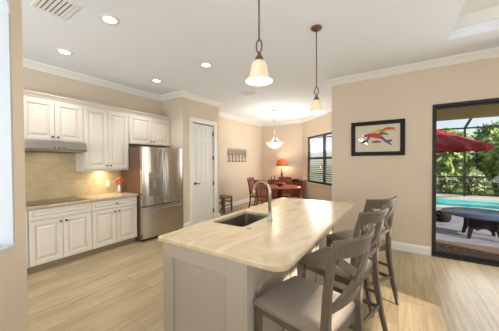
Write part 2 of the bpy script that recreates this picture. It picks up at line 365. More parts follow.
# pantry door
d1 = MB().box(XP - .07, PD0 + .03, .01, XP - .035, PD1 - .03, PDZ - .03)
dw = PD1 - PD0 - .06; y0 = PD0 + .03
rows = [(.18, .78), (.92, 1.98), (2.08, 2.32)]
dr = struct('door_1', d1, 'trim', 'white six panel pantry door', 'door')
fr = MB()
fr.box(XP - .035, y0, .01, XP - .024, y0 + .1, PDZ - .03).box(XP - .035, y0 + dw - .1, .01, XP - .024, y0 + dw, PDZ - .03).box(XP - .035, y0 + dw / 2 - .05, .18, XP - .024, y0 + dw / 2 + .05, .78).box(XP - .035, y0 + dw / 2 - .05, .92, XP - .024, y0 + dw / 2 + .05, 1.98).box(XP - .035, y0 + dw / 2 - .05, 2.08, XP - .024, y0 + dw / 2 + .05, 2.32)
for a, b_ in ((.01, .18), (.78, .92), (1.98, 2.08), (2.32, PDZ - .03)): fr.box(XP - .035, y0 + .1, a, XP - .024, y0 + dw - .1, b_)
struct('door_rail', fr, 'trim', parent=dr, bevel=.003)
for (za, zb) in rows:
    for k in (0, 1):
        ya = y0 + .1 + .025 if k == 0 else y0 + dw / 2 + .05 + .025
        yb = y0 + dw / 2 - .05 - .025 if k == 0 else y0 + dw - .1 - .025
        struct('door_panel', MB().box(XP - .04, ya, za + .025, XP - .027, yb, zb - .025), 'trim', parent=dr, bevel=.006)
cs = MB().box(XP - .1, PD0 - .095, 0, XP + .018, PD0 + .005, PDZ + .005).box(XP - .1, PD1 - .005, 0, XP + .018, PD1 + .095, PDZ + .005).box(XP - .1, PD0 - .095, PDZ - .005, XP + .018, PD1 + .095, PDZ + .1)
struct('door_casing', cs, 'trim', parent=dr, bevel=.006)
for z in (.25, .95, 1.6, 2.2): struct('hinge', MB().box(XP - .03, PD1 - .045, z - .05, XP - .012, PD1 - .012, z + .05), 'bronze', parent=dr)
hb = MB().lathe([(0, 0), (.03, 0), (.03, .012), (0, .012)], 16)
hb.v = [(XP - .024 + z, y0 + .06 + x, .99 + y) for x, y, z in hb.v]
hb.tube([(XP - .02, y0 + .06, .99), (XP + .03, y0 + .06, .99), (XP + .034, y0 + .08, .99), (XP + .034, y0 + .17, .985)], .009)
struct('door_handle', hb, 'bronze', parent=dr)

# dining window
wf = MB()
def wbar(b, t0, t1, z0, z1, o0=.03, o1=.09): return baybox(b, t0, t1, o0, o1, z0, z1)
wbar(wf, W0, W0 + .06, WZ0, WZ1); wbar(wf, W1 - .06, W1, WZ0, WZ1); wbar(wf, W0 + .06, W1 - .06, WZ0, WZ0 + .06); wbar(wf, W0 + .06, W1 - .06, WZ1 - .06, WZ1)
wm = (W0 + W1) / 2 + .19
wbar(wf, wm - .05, wm + .05, WZ0 + .06, WZ1 - .06); wbar(wf, W0 + .06, wm - .05, 1.57, 1.64); wbar(wf, wm + .05, W1 - .06, 1.57, 1.64)
win = struct('window_1', wf, 'dframe', 'dark framed dining window with open louvres', 'window')
g = MB(); baybox(g, W0 + .06, W1 - .06, .075, .08, WZ0 + .06, WZ1 - .06); struct('window_glass', g, 'glass', parent=win)
for t0, t1 in ((W0 + .065, wm - .055), (wm + .055, W1 - .065)):
    sl = MB()
    for za, zb in ((WZ0 + .07, 1.56), (1.65, WZ1 - .07)):
        k = int((zb - za) / .062)
        for i in range(k):
            z = za + (i + .5) * (zb - za) / k
            vs = [bay(t, o, z + dz) for t in (t0, t1) for o, dz in ((.035, -.008), (.07, .006), (.07, .010), (.035, -.004))]
            sl.add(vs, [(0, 1, 5, 4), (1, 2, 6, 5), (2, 3, 7, 6), (3, 0, 4, 7), (0, 3, 2, 1), (4, 5, 6, 7)])
    struct('window_louvre', sl, 'blind', parent=win)
sb = MB(); baybox(sb, W0 - .03, W1 + .03, -.03, .03, WZ0 - .03, WZ0); struct('window_sill', sb, 'trim', parent=win)

# sliding glass door
df = MB().box(DX0, YR - .012, 0, DX0 + .03, YR + .13, DZ).box(DX1 - .05, YR - .012, 0, DX1, YR + .13, DZ).box(DX0 + .03, YR - .012, DZ - .04, DX1 - .05, YR + .13, DZ).box(DX0 + .03, YR - .012, 0, DX1 - .05, YR + .13, .03)
sd = struct('door_2', df, 'dframe', 'dark framed sliding glass door to the lanai', 'door')
pf = MB()
pw = (DX1 - DX0 - .08) / 2
for k in (0, 1):
    xa = DX0 + .03 + k * pw; ya = YR + .035 + .045 * k
    pf.box(xa, ya, .03, xa + .045 - .02 * (k == 0), ya + .035, DZ - .04).box(xa + pw - .045, ya, .03, xa + pw, ya + .035, DZ - .04).box(xa + .045 - .02 * (k == 0), ya, .03, xa + pw - .045, ya + .035, .075).box(xa + .045 - .02 * (k == 0), ya, DZ - .07, xa + pw - .045, ya + .035, DZ - .04)
struct('door_sash', pf, 'dframe', parent=sd)
gp = MB()
for k in (0, 1):
    xa = DX0 + .03 + k * pw; ya = YR + .05 + .045 * k; gp.box(xa + .045 - .02 * (k == 0), ya, .075, xa + pw - .045, ya + .005, DZ - .07)
struct('door_glass', gp, 'glass', parent=sd)

# ------------------------------------------------------------------ kitchen run
CF, UF = -4.121, -4.41          # base and wall cabinet fronts
def panel_door(x, ya, yb, za, zb, parent, name='door', m='cab', fr=.06, knob=None, sgn=1, drawer=False):
    """raised panel front facing +X whose back lies at x"""
    b = MB()
    t = .02 * sgn; fr = min(fr, (zb - za) * .28)
    b.box(x, ya, za, x + t, ya + fr, zb).box(x, yb - fr, za, x + t, yb, zb).box(x, ya + fr, za, x + t, yb - fr, za + fr).box(x, ya + fr, zb - fr, x + t, yb - fr, zb)
    gv = MB().box(x, ya + fr, za + fr, x + t * .35, yb - fr, zb - fr)
    q = .022 if not drawer else .008
    i0, i1, j0, j1 = ya + fr + q, yb - fr - q, za + fr + q, zb - fr - q
    e = .022 if not drawer else .008
    b.add([(x + t * .35, i0, j0), (x + t * .35, i1, j0), (x + t * .35, i1, j1), (x + t * .35, i0, j1),
           (x + t * .9, i0 + e, j0 + e), (x + t * .9, i1 - e, j0 + e), (x + t * .9, i1 - e, j1 - e), (x + t * .9, i0 + e, j1 - e)],
          [(4, 5, 6, 7), (0, 1, 5, 4), (1, 2, 6, 5), (2, 3, 7, 6), (3, 0, 4, 7)])
    o = b.build(name, m, parent, bevel=.003)
    gv.build('panel_groove', 'glaze' if m == 'cab' else m, o)
    if knob:
        kb = MB().lathe([(0, 0), (.007, 0), (.006, .012), (.014, .018), (.015, .026), (.009, .031), (0, .032)], 12)
        kb.v = [(x + t + z * sgn, knob[0] + px, knob[1] + py) for px, py, z in kb.v]
        k = kb.build('knob', 'bronze', o)
    return o
def base_cab(ya, yb, label, ndoor=2, knob_drawer=True):
    t = thing('base_cabinet', label, 'cabinet', (0, 0, 0), 0, 'cream base cabinets')
    MB().box(XL + .002, ya, .1, CF - .02, yb, .873).build('body', 'cab', t)
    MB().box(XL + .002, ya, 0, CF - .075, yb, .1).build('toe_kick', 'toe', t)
    g = .006
    panel_door(CF - .02, ya + g, yb - g, .72, .863, t, 'drawer', knob=((ya + yb) / 2, .79) if knob_drawer else None, drawer=True)
    if ndoor == 2:
        ym = (ya + yb) / 2
        panel_door(CF - .02, ya + g, ym - .003, .112, .708, t, knob=(ym - .035, .655))
        panel_door(CF - .02, ym + .003, yb - g, .112, .708, t, knob=(ym + .035, .655))
    else: panel_door(CF - .02, ya + g, yb - g, .112, .708, t, knob=(yb - .04, .655))
    return t
base_cab(.57, 1.028, 'cream base cabinet cut off by the wall edge at far left', 1)
base_cab(1.030, 1.790, 'cream two door base cabinet directly under the black cooktop', 2, False)
base_cab(1.792, 2.560, 'cream two door base cabinet beside the refrigerator')
ct = MB().box(XL + .001, .5, .876, CF + .028, 2.572, .914).build('kitchen_countertop', 'granite', bevel=.006)
tag(ct, 'beige stone countertop over the cream base cabinets', 'countertop')
ck = thing('cooktop', 'black glass cooktop set in the kitchen counter', 'cooktop', (-4.40, 1.41, .9145))
MB().box(-.25, -.37, 0, .25, .37, .008).build('glass_plate', 'black', ck, bevel=.003)
for x, y, r in ((-.12, -.2, .1), (.1, -.2, .075), (-.12, .17, .075), (.1, .17, .1)):
    MB().lathe([(r - .004, .0083), (r, .0083), (r, .0088), (r - .004, .0088)], 28, (x, y, 0), loop=True).build('burner_ring', 'steel_d', ck)
struct('wall_backsplash', MB().box(XL, .5, .914, XL + .012, 2.585, 1.68), 'splash', 'tan travertine tile backsplash above the counter')
def wall_cab(ya, yb, za, zb, label, ym=None, kz=None, x=UF):
    t = thing('wall_cabinet', label, 'cabinet', (0, 0, 0), 0, 'cream wall cabinets')
    MB().box(XL + .002, ya, za, x - .02, yb, 2.452).build('body', 'cab', t)
    ym = ym or (ya + yb) / 2; g = .012
    panel_door(x - .02, ya + g, ym - .003, za + .012, zb, t, knob=(ym - .035, za + .07))
    panel_door(x - .02, ym + .003, yb - g, za + .012, zb, t, knob=(ym + .035, za + .07))
    return t
wall_cab(1.04, 1.812, 1.815, 2.42, 'short cream wall cabinet above the range hood')
wall_cab(1.814, 2.585, 1.372, 2.42, 'tall cream wall cabinet between hood and refrigerator')
wall_cab(2.587, 3.562, 1.86, 2.42, 'wide cream wall cabinet over the refrigerator', 3.085)
lr = MB().box(XL + .002, 1.816, 1.345, UF - .035, 2.583, 1.371).build('light_rail', 'cab')
tag(lr, 'cream light rail under the tall wall cabinet', 'moulding')
cn = mitre([(UF - .02, .9), (UF - .02, YP - .002)], [(-.15, 2.4535), (.012, 2.4535), (.016, 2.468), (.035, 2.485), (.05, 2.50), (.05, 2.512), (-.15, 2.512)]).build('cabinet_cornice', 'cab')
tag(cn, 'cream cornice moulding along the wall cabinet tops', 'moulding')
hd = thing('range_hood', 'stainless steel range hood under the short wall cabinet', 'range hood', (0, 0, 0))
MB().prism([(XL + .014, 1.66), (-4.25, 1.66), (-4.23, 1.70), (-4.25, 1.80), (-4.30, 1.812), (XL + .014, 1.812)], 1.044, 1.785, fn=lambda x, z, y: (x, y, z)).build('canopy', 'steel', hd, bevel=.004)
MB().box(-4.66, 1.10, 1.650, -4.33, 1.75, 1.659).build('filter', 'steel_d', hd)
for y in (1.36, 1.42, 1.48): MB().box(-4.256, y - .012, 1.715, -4.226, y + .012, 1.725).build('button', 'steel_d', hd)
ul = thing('cabinet_light', 'slim lit lamp bar beneath the tall wall cabinet', 'light', (-4.6, 2.2, 1.357))
MB().box(-.03, -.3, 0, .03, .3, .0138).build('housing', 'vent', ul); MB().box(-.022, -.28, -.004, .022, .28, 0).build('lens', 'glow', ul)
l_ = lamp('under_cabinet_lamp', 'AREA', (-4.58, 2.2, 1.315), 4.0, (1, .82, .55), (.1, .62), (-.25, 0, -1))
hl = lamp('hood_lamp', 'AREA', (-4.5, 1.42, 1.64), 0.8, (1, .84, .6), (.2, .5), (-.2, 0, -1))

# vase
vs_ = thing('flower_vase', 'small silver vase of orange flowers by the refrigerator', 'vase', (-4.50, 2.44, .9145))
MB().lathe([(0, 0), (.035, 0), (.045, .03), (.045, .09), (.03, .14), (.028, .16), (.022, .158), (.022, .14), (0, .13)], 18).build('vase_body', 'vase', vs_)
for i in range(9):
    a = i * 2.4; r = .02 + .045 * ((i * 37 % 10) / 10); z = .21 + .09 * ((i * 53 % 10) / 10)
    f = MB().ball((r * math.cos(a), r * math.sin(a), z), .03, .7, 8, 6)
    MB().tube([(0, 0, .14), (r * .5 * math.cos(a), r * .5 * math.sin(a), .18), (r * math.cos(a), r * math.sin(a), z)], .003, 5).build('stem', 'stem', vs_)
    f.build('flower', 'orange', vs_)
ou = thing('wall_outlet', 'ivory outlet plate on the tile backsplash', 'outlet', (XL + .0125, 2.33, 1.09))
MB().box(0, -.037, -.058, .006, .037, .058).build('cover_plate', 'plate', ou, bevel=.002)
for z in (-.022, .022): MB().box(.006, -.014, z - .015, .009, .014, z + .015).build('socket', 'plate', ou)

# refrigerator
rf = thing('refrigerator', 'stainless french door refrigerator with water dispenser', 'refrigerator', (0, 0, 0))
FX, F0, F1, FT = -3.975, 2.578, 3.535, 1.79
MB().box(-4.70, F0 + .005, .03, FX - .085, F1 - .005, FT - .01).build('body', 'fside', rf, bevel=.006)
FM = 3.035
def fdoor(ya, yb, za, zb, name):
    n = 8; poly = [(FX - .08, ya)] + [(FX - .012 + .024 * math.sin(math.pi * i / n), ya + (yb - ya) * i / n) for i in range(n + 1)] + [(FX - .08, yb)]
    return MB().prism(poly, za, zb).build(name, 'steel', rf, bevel=.006)
dl = fdoor(F0, FM - .004, .672, FT, 'left_door'); dl.name = 'door'
dr_ = fdoor(FM + .004, F1, .672, FT, 'door'); fz = fdoor(F0, F1, .06, .655, 'freezer_drawer')
MB().box(-4.66, F0 + .03, 0, FX - .09, F1 - .03, .06).build('base_grille', 'steel_d', rf)
for y, p in ((FM - .045, dl), (FM + .045, dr_)):
    pts = [(FX + .0, y, .74), (FX + .035, y, .78)] + [(FX + .04 + .03 * math.sin(math.pi * i / 8), y, .80 + .86 * i / 8) for i in range(9)] + [(FX + .035, y, 1.69), (FX, y, 1.73)]
    MB().tube(pts, .013, 10).build('handle', 'nickel', p)
pts = [(FX, F0 + .06, .60), (FX + .04, F0 + .08, .60)] + [(FX + .045 + .02 * math.sin(math.pi * i / 8), F0 + .1 + (F1 - F0 - .2) * i / 8, .60) for i in range(9)] + [(FX + .04, F1 - .08, .60), (FX, F1 - .06, .60)]
MB().tube(pts, .013, 10).build('handle', 'nickel', fz)
ds = MB().box(FX - .01, 2.70, .84, FX + .012, 2.95, 1.30).build('dispenser', 'steel', dl, bevel=.004)
MB().box(FX + .0, 2.72, .87, FX + .0135, 2.93, 1.16).build('recess', 'sinkst', ds)
MB().box(FX + .01, 2.71, 1.18, FX + .016, 2.94, 1.28).build('control_panel', 'nickel', ds)
MB().box(FX + .01, 2.79, 1.0, FX + .024, 2.86, 1.15).build('paddle', 'nickel', ds)
MB().box(FX - .006, 3.40, 1.70, FX + .006, 3.44, 1.716).build('badge', 'nickel', dr_)
for y in (F0 + .06, F1 - .06): MB().box(FX - .12, y - .03, FT - .01, FX - .03, y + .03, FT + .012).build('hinge_cover', 'steel_d', rf)

# ------------------------------------------------------------------ island
IX0, IX1, IY0, IY1 = -1.595, -.517, 1.155, 3.51
BX0, BX1, BY0, BY1 = -1.555, -.785, 1.19, 3.475
isl = thing('kitchen_island', 'greige panelled kitchen island base', 'island', ((BX0 + BX1) / 2, (BY0 + BY1) / 2, 0))
def il(b): b.v = [(x - (BX0 + BX1) / 2, y - (BY0 + BY1) / 2, z) for x, y, z in b.v]; return b
SX0, SX1, SY0, SY1 = -1.535, -1.165, 1.715, 2.315        # sink opening
ib = MB().box(BX0, BY0, .09, BX1, SY0 - .06, .876).box(BX0, SY1 + .06, .09, BX1, BY1, .876).box(BX0, SY0 - .06, .09, BX1, SY1 + .06, .62)
ib.box(BX0, SY0 - .06, .62, BX0 + .008, SY1 + .06, .876).box(SX1 + .03, SY0 - .06, .62, BX1, SY1 + .06, .876)
il(ib).build('body', 'greige', isl)
il(MB().box(BX0 + .06, BY0 + .02, 0, BX1 - .02, BY1 - .02, .09)).build('toe_kick', 'greige', isl)
ep = MB()
f = .11
for (a, b_) in ((BX0, BX0 + f), (BX1 - f - .04, BX1)): ep.box(a, BY0 - .018, .0, b_, BY0, .875)
ep.box(BX0 + f, BY0 - .018, 0, BX1 - f - .04, BY0, .15).box(BX0 + f, BY0 - .018, .765, BX1 - f - .04, BY0, .875)
il(ep).build('end_panel', 'greige', isl, bevel=.003)
spn = MB(); cuts = [BY0 - .018, 1.95, 2.71, BY1]
for a, b_ in zip(cuts[:-1], cuts[1:]):
    spn.box(BX1, a, 0, BX1 + .016, a + .09, .875).box(BX1, b_ - .0901, 0, BX1 + .016, b_ - .0001, .875).box(BX1, a + .09, 0, BX1 + .016, b_ - .09, .15).box(BX1, a + .09, .765, BX1 + .016, b_ - .09, .875)
il(spn).build('side_panel', 'greige', isl, bevel=.003)
for i in range(4):
    ya = BY0 + .01 + i * .57
    o = panel_door(BX0, ya, ya + .56, .11, .70, isl, m='greige', knob=(ya + .5, .64), sgn=-1)
    o.location = (-(BX0 + BX1) / 2, -(BY0 + BY1) / 2, 0)
# worktop with rounded corners and sink cut-out
def rrect(x0, y0, x1, y1, r, n=8):
    p = []
    for cx, cy, a0, rr in ((x1 - r[0], y0 + r[0], -90, r[0]), (x1 - r[1], y1 - r[1], 0, r[1]), (x0 + r[2], y1 - r[2], 90, r[2]), (x0 + r[3], y0 + r[3], 180, r[3])):
        for i in range(n + 1):
            a = R(a0 + 90 * i / n); p.append((cx + rr * math.cos(a), cy + rr * math.sin(a)))
    return p
def ring_slab(outer, inner, z0, z1):
    b = MB(); n = len(outer)
    vs = [(x, y, z0) for x, y in outer] + [(x, y, z1) for x, y in outer] + [(x, y, z0) for x, y in inner] + [(x, y, z1) for x, y in inner]; fs = []
    for i in range(n):
        j = (i + 1) % n
        fs += [(i, j, n + j, n + i), (2 * n + j, 2 * n + i, 3 * n + i, 3 * n + j), (n + i, n + j, 3 * n + j, 3 * n + i), (j, i, 2 * n + i, 2 * n + j)]
    return b.add(vs, fs)
top = ring_slab(rrect(IX0, IY0, IX1, IY1, (.10, .02, .012, .012)), rrect(SX0, SY0, SX1, SY1, (.04, .04, .04, .04)), .877, .914)
it = top.build('island_countertop', 'stone', bevel=.008); tag(it, 'polished cream veined stone slab topping the island', 'countertop')
sk = thing('kitchen_sink', 'undermount steel sink sunk into the island top', 'sink', ((SX0 + SX1) / 2, (SY0 + SY1) / 2, .65))
cx, cy = sk.location.x, sk.location.y
inn = rrect(SX0 - cx - .006, SY0 - cy - .006, SX1 - cx + .006, SY1 - cy + .006, (.045,) * 4); bot = rrect(SX0 - cx + .01, SY0 - cy + .01, SX1 - cx - .01, SY1 - cy - .01, (.05,) * 4)
b = MB(); n = len(inn)
b.add([(x, y, .2262) for x, y in inn] + [(x, y, .012) for x, y in bot], [(i, (i + 1) % n, n + (i + 1) % n, n + i) for i in range(n)] + [tuple(range(n, 2 * n))], False)
o = b.build('basin', 'sinkst', sk); so = o.modifiers.new('shell', 'SOLIDIFY'); so.thickness = .003; so.offset = 0
MB().lathe([(0, .016), (.03, .016), (.042, .0195), (.042, .0145), (0, .0145)], 18, (0, -.05, 0)).build('drain', 'steel_d', sk)
fc = thing('faucet', 'tall arched nickel faucet behind the island sink', 'faucet', (-1.065, 2.04, .914), R(180 - 8))
MB().lathe([(0, 0), (.030, 0), (.030, .006), (.024, .012), (.021, .06), (.019, .1), (0, .1)], 20).build('base', 'nickel', fc)
pts = [(0, 0, .08), (0, 0, .29)] + [(.1 - .1 * math.cos(a), 0, .29 + .088 * math.sin(a)) for a in [math.pi * i / 14 for i in range(1, 14)]] + [(.2, 0, .285)]
MB().tube(pts, [.0160, .0145] + [.0125] * 14, 12).build('spout', 'nickel', fc)
MB().tube([(.2, 0, .29), (.201, 0, .265), (.202, 0, .225)], [.014, .0160, .0150], 12).build('spray_head', 'nickel', fc)
MB().tube([(0, 0, .06), (0, .04, .065), (-.01, .075, .075), (-.015, .11, .09)], [.012, .011, .008, .006], 8).build('lever', 'nickel', fc)
bt = MB().lathe([(0, 0), (.021, 0), (.021, .003), (.013, .006), (.013, .010), (0, .010)], 16).build('disposal_button', 'nickel', loc=(-1.09, 1.70, .9142))
tag(bt, 'small round nickel button on the island top near the sink', 'button')
ou2 = thing('island_outlet', 'tan outlet plate on the island side by the nearest stool', 'outlet', (BX1 + .0005, 1.36, .62))
MB().box(0, -.037, -.06, .007, .037, .06).build('cover_plate', 'greige', ou2, bevel=.002)
for z in (-.022, .022): MB().box(.007, -.014, z - .015, .009, .014, z + .015).build('socket', 'greige', ou2)

# ------------------------------------------------------------------ counter stools (face -x, back towards +x)
def make_stool():
    t = thing('counter_stool', '', 'stool', (0, 0, 0), 0, 'grey wood counter stools at the island')
    Y = .215
    for s in (-1, 1):
        MB().sweep([(-.223, s * .195, .60), (-.230, s * .20, 0)], (0, 1, 0), [.02, .0155], [.02, .0155]).build('front_leg', 'stool', t, bevel=.004)
        P = [(.335, s * .205, 0), (.285, s * .203, .2), (.248, s * .2, .42), (.233, s * .2, .58), (.234, s * .203, .70), (.244, s * .208, .85), (.266, s * .214, 1.0), (.292, s * .218, 1.092)]
        MB().sweep(P, (0, 1, 0), [.014, .016, .018, .019, .018, .017, .016, .015], [.016, .019, .022, .023, .022, .020, .017, .014]).build('rear_leg', 'stool', t, bevel=.004)
    ap = MB().box(-.233, -.19, .545, -.215, .19, .605).box(.215, -.19, .545, .233, .19, .605)
    for s in (-1, 1): ap.box(-.223, s * .2, .545, .225, s * .184, .605)
    ap.build('apron', 'stool', t, bevel=.003)
    # padded seat
    seat = MB(); nx, ny = 14, 14; hx, hy = .242, .235
    def sq(u, v):
        w_ = 1 - .10 * (u + 1) / 2
        x = hx * u * (1 - .05 * v * v) ; y = hy * v * w_ * (1 - .04 * u * u)
        return x - .008, y
    gt = []; gb = []
    for i in range(nx + 1):
        for j in range(ny + 1):
            u = -1 + 2 * i / nx; v = -1 + 2 * j / ny
            e = (1 - abs(u) ** 5) * (1 - abs(v) ** 5)
            x, y = sq(u, v); gt.append((x, y, .628 + .032 * e ** .45)); gb.append((x, y, .605))
    nn = (nx + 1) * (ny + 1); fs = []
    for i in range(nx):
        for j in range(ny):
            a = i * (ny + 1) + j; q = (a, a + ny + 1, a + ny + 2, a + 1); fs += [q, tuple(nn + k for k in q[::-1])]
    rim = [i * (ny + 1) for i in range(nx + 1)] + [nx * (ny + 1) + j for j in range(1, ny + 1)] + [i * (ny + 1) + ny for i in range(nx - 1, -1, -1)] + [j for j in range(ny - 1, 0, -1)]
    for a, b_ in zip(rim, rim[1:] + rim[:1]): fs.append((a, b_, nn + b_, nn + a))
    seat.add(gt + gb, fs, True); seat.build('seat', 'fabric', t)
    # curved top rail
    n = 12; pts = []; hw = []
    for i in range(n + 1):
        v = -1 + 2 * i / n; pts.append((.284 + .06 * (1 - v * v), .235 * v, 1.082 - .010 * (1 - v * v))); hw.append(.044 + .004 * (1 - v * v))
    MB().sweep(pts, (.25, 0, 1), hw, .0125).build('top_rail', 'stool', t, bevel=.006)
    # X back: two crossing curved braces from lower rail to top rail
    def back(z): return .234 + .06 * max(0, (z - .62) / .42) ** 1.5
    for s in (-1, 1):
        pts = []
        for i in range(11):
            q = i / 10; z = .765 + .258 * q; y = s * (-.192 + .384 * q)
            pts.append((back(z) + .042 * math.sin(math.pi * q) + s * .006, y, z))
        MB().sweep(pts, [(0, .6, -s * .8)] * 11, .021, .009).build('cross_brace', 'stool', t, bevel=.003)
    pts = [(.240 + .03 * (1 - v * v), .2 * v, .765) for v in [-1 + i / 4 for i in range(9)]]
    MB().sweep(pts, (0, 0, 1), .019, .010).build('lower_rail', 'stool', t, bevel=.003)
    MB().sweep([(-.229, -.195, .20), (-.229, .195, .20)], (0, 0, 1), .019, .011).build('footrest', 'stool', t, bevel=.003)
    MB().sweep([(.270, -.2, .27), (.270, .2, .27)], (0, 0, 1), .015, .010).build('stretcher', 'stool', t, bevel=.003)
    for s in (-1, 1):
        MB().sweep([(-.226, s * .198, .25), (.274, s * .202, .25)], (0, 0, 1), .016, .010).build('stretcher', 'stool', t, bevel=.003)
        MB().sweep([(-.226, s * .197, .37), (.254, s * .2, .37)], (0, 0, 1), .013, .009).build('stretcher', 'stool', t, bevel=.003)
    return t
st = make_stool()
SPOTS = [(-.187, 1.335, -13, 'cross back counter stool nearest the camera, sun falling on its taupe seat'),
         (-.16, 2.05, -16, 'middle cross back counter stool, between the other two along the island'),
         (-.135, 2.70, -30, 'cross back counter stool at the far end of the island, closest to the picture wall')]
for i, (x, y, a, lb) in enumerate(SPOTS):
    o = st if i == 0 else copy_tree(st)
    a = R(a); dx = .30                                     # given point is the middle of the back top
    o.location = (x - dx * math.cos(a), y - dx * math.sin(a), 0); o.rotation_euler = (0, 0, a); o['label'] = lb

# ------------------------------------------------------------------ ceiling lights, vents
for i, (x, y, lb) in enumerate([(-2.62, 1.34, 'lit recessed downlight nearest the big ceiling vent'), (-3.90, 1.385, 'lit recessed downlight near the wall at far left, above the range hood'),
                  (-3.84, 2.80, 'lit recessed downlight in front of the refrigerator'), (-2.57, 2.78, 'lit recessed downlight right of centre, between fridge and pendants')]):
    t = thing('recessed_light', lb, 'ceiling light', (x, y, H), 0, 'recessed downlights')
    MB().lathe([(.066, -.001), (.095, -.001), (.092, -.008), (.066, -.010)], 28, loop=True).build('trim_ring', 'vent', t)
    MB().lathe([(0, -.001), (.066, -.001), (.066, -.004), (0, -.006)], 24).build('lens', 'glow', t)
    lamp('downlight_%d' % (i + 1), 'SPOT', (x, y, H - .03), 38, (1, .97, .93), None, (0, 0, -1), spot_size=R(120), spot_blend=.7, shadow_soft_size=.06)
def vent(x0, y0, x1, y1, lb, cross):
    t = thing('ceiling_vent', lb, 'vent', ((x0 + x1) / 2, (y0 + y1) / 2, H)); hx, hy = (x1 - x0) / 2, (y1 - y0) / 2
    MB().box(-hx, -hy, -.012, hx, -hy + .03, -.0006).box(-hx, hy - .03, -.012, hx, hy, -.0006).box(-hx, -hy + .03, -.012, -hx + .03, hy - .03, -.0006).box(hx - .03, -hy + .03, -.012, hx, hy - .03, -.0006).build('frame', 'vent', t, bevel=.003)
    MB().box(-hx + .03, -hy + .03, -.003, hx - .03, hy - .03, -.001).build('backing', 'ventd', t)
    n = 6 if not cross else 7
    for i in range(n):
        if cross:
            x = -hx + .03 + (i + .5) * (2 * hx - .06) / n; hs = .33 * (2 * hx - .06) / n; b = MB().box(x - hs, -hy + .03, -.011, x + hs, hy - .03, -.007)
        else:
            y = -hy + .03 + (i + .5) * (2 * hy - .06) / n; hs = .33 * (2 * hy - .06) / n; b = MB().box(-hx + .03, y - hs, -.011, hx - .03, y + hs, -.007)
        b.build('slat', 'vent', t)
vent(-3.03, .80, -2.63, 1.08, 'large white ceiling vent at the top left of the view', False)
vent(-3.0, 4.33, -2.66, 4.55, 'small ceiling vent beyond the pendants, toward the dining area', False)

# ------------------------------------------------------------------ pendants
def make_pendant():
    t = thing('pendant_light', '', 'pendant light', (0, 0, 0), 0, 'bronze pendants over the island')     # origin at the ceiling
    zb = 2.055 - H
    MB().lathe([(0, 0), (.062, 0), (.062, -.012), (.05, -.024), (.018, -.03), (.012, -.05), (0, -.05)], 24).build('canopy', 'abronze', t)
    MB().tube([(0, 0, -.04), (0, 0, zb + .288)], .0065, 8).build('rod', 'abronze', t)
    lp = MB(); pts = [(.022 * math.sin(a), 0, zb + .245 + .045 * math.cos(a)) for a in [2 * math.pi * i / 20 for i in range(21)]]
    lp.tube(pts, .0055, 8).build('loop', 'abronze', t)
    MB().lathe([(0, .205), (.008, .205), (.012, .19), (.026, .165), (.034, .14), (0, .14)], 20, (0, 0, zb)).build('socket_cap', 'abronze', t)
    prof = [(.032, .143), (.044, .136), (.055, .118), (.060, .09), (.063, .06), (.071, .034), (.084, .013), (.096, .003), (.096, 0), (.092, .001), (.080, .011), (.067, .032), (.058, .06), (.055, .09), (.050, .115), (.041, .131), (.028, .138)]
    MB().lathe(prof, 32, (0, 0, zb), loop=True).build('shade', 'pglass', t)
    MB().ball((0, 0, zb + .05), .036, 1.1, 14, 10).build('bulb', 'pbulb', t)
    return t
pd = make_pendant()
for i, (x, y, lb) in enumerate([(-.828, 1.435, 'nearer bronze pendant with bell glass shade, left one over the island'), (-.803, 2.71, 'farther bronze pendant with bell glass shade, its ceiling canopy in view')]):
    o = pd if i == 0 else copy_tree(pd); o.location = (x, y, H); o['label'] = lb
    lamp('pendant_lamp_%d' % (i + 1), 'POINT', (x, y, 2.03), 5, (1, .92, .80), shadow_soft_size=.05)

# ------------------------------------------------------------------ framed picture (right wall)
pc = thing('framed_picture', 'black framed colourful animal painting on the beige wall', 'picture', (-.322, YR, 1.889))
fw, fh = .41, .30
fb = MB()
for a, b_, c, d in ((-fw, -fw + .068, -fh, fh), (fw - .068, fw, -fh, fh), (-fw + .068, fw - .068, -fh, -fh + .068), (-fw + .068, fw - .068, fh - .068, fh)): fb.box(a, -.03, c, b_, -.001, d)
fb.build('frame', 'blackf', pc, bevel=.005)
MB().box(-fw + .068, -.012, -fh + .068, fw - .068, -.003, fh - .068).build('mount', 'mat', pc)
def stroke(pts, ws, m, k):
    b = MB(); y = -.0125 - .0004 * k; L_ = []; Rr = []
    for i, (p, w_) in enumerate(zip(pts, ws)):
        a = Vector(pts[min(i + 1, len(pts) - 1)]) - Vector(pts[max(i - 1, 0)]); n_ = Vector((-a.y, a.x)).normalized() * w_
        L_.append((1.1 * (p[0] + n_.x), 1.25 * (p[1] + n_.y))); Rr.append((1.1 * (p[0] - n_.x), 1.25 * (p[1] - n_.y)))
    q = len(pts); vs = [(x, yy, z) for yy in (y, -.012) for x, z in L_ + Rr]; fs = []
    for i in range(q - 1): fs.append((i, i + 1, q + i + 1, q + i))
    b.add(vs, fs + [(0, q, 3 * q, 2 * q)]); b.build('painted_stroke', m, pc)
stroke([(-.19, .04), (-.08, .05), (.02, .03), (.10, -.01)], [.012, .03, .035, .012], 'p_red', 1)
stroke([(-.08, .07), (.02, .10), (.12, .11), (.22, .10)], [.006, .02, .016, .004], 'p_yel', 2)
stroke([(.04, .09), (.14, .13), (.22, .125), (.25, .09)], [.006, .014, .013, .004], 'p_red', 3)
stroke([(.03, .06), (.09, .065), (.16, .045)], [.02, .022, .006], 'p_grn', 4)
stroke([(-.1, .03), (-.14, -.03), (-.2, -.045), (-.23, -.05)], [.012, .014, .018, .004], 'p_blu', 5)
stroke([(-.14, -.03), (-.13, -.08)], [.012, .006], 'p_blu', 6)
stroke([(.05, .02), (.12, -.04), (.17, -.075), (.2, -.10)], [.012, .016, .012, .006], 'p_blu', 7)
stroke([(.13, -.045), (.19, -.04), (.21, -.03)], [.012, .014, .006], 'p_blu', 8)
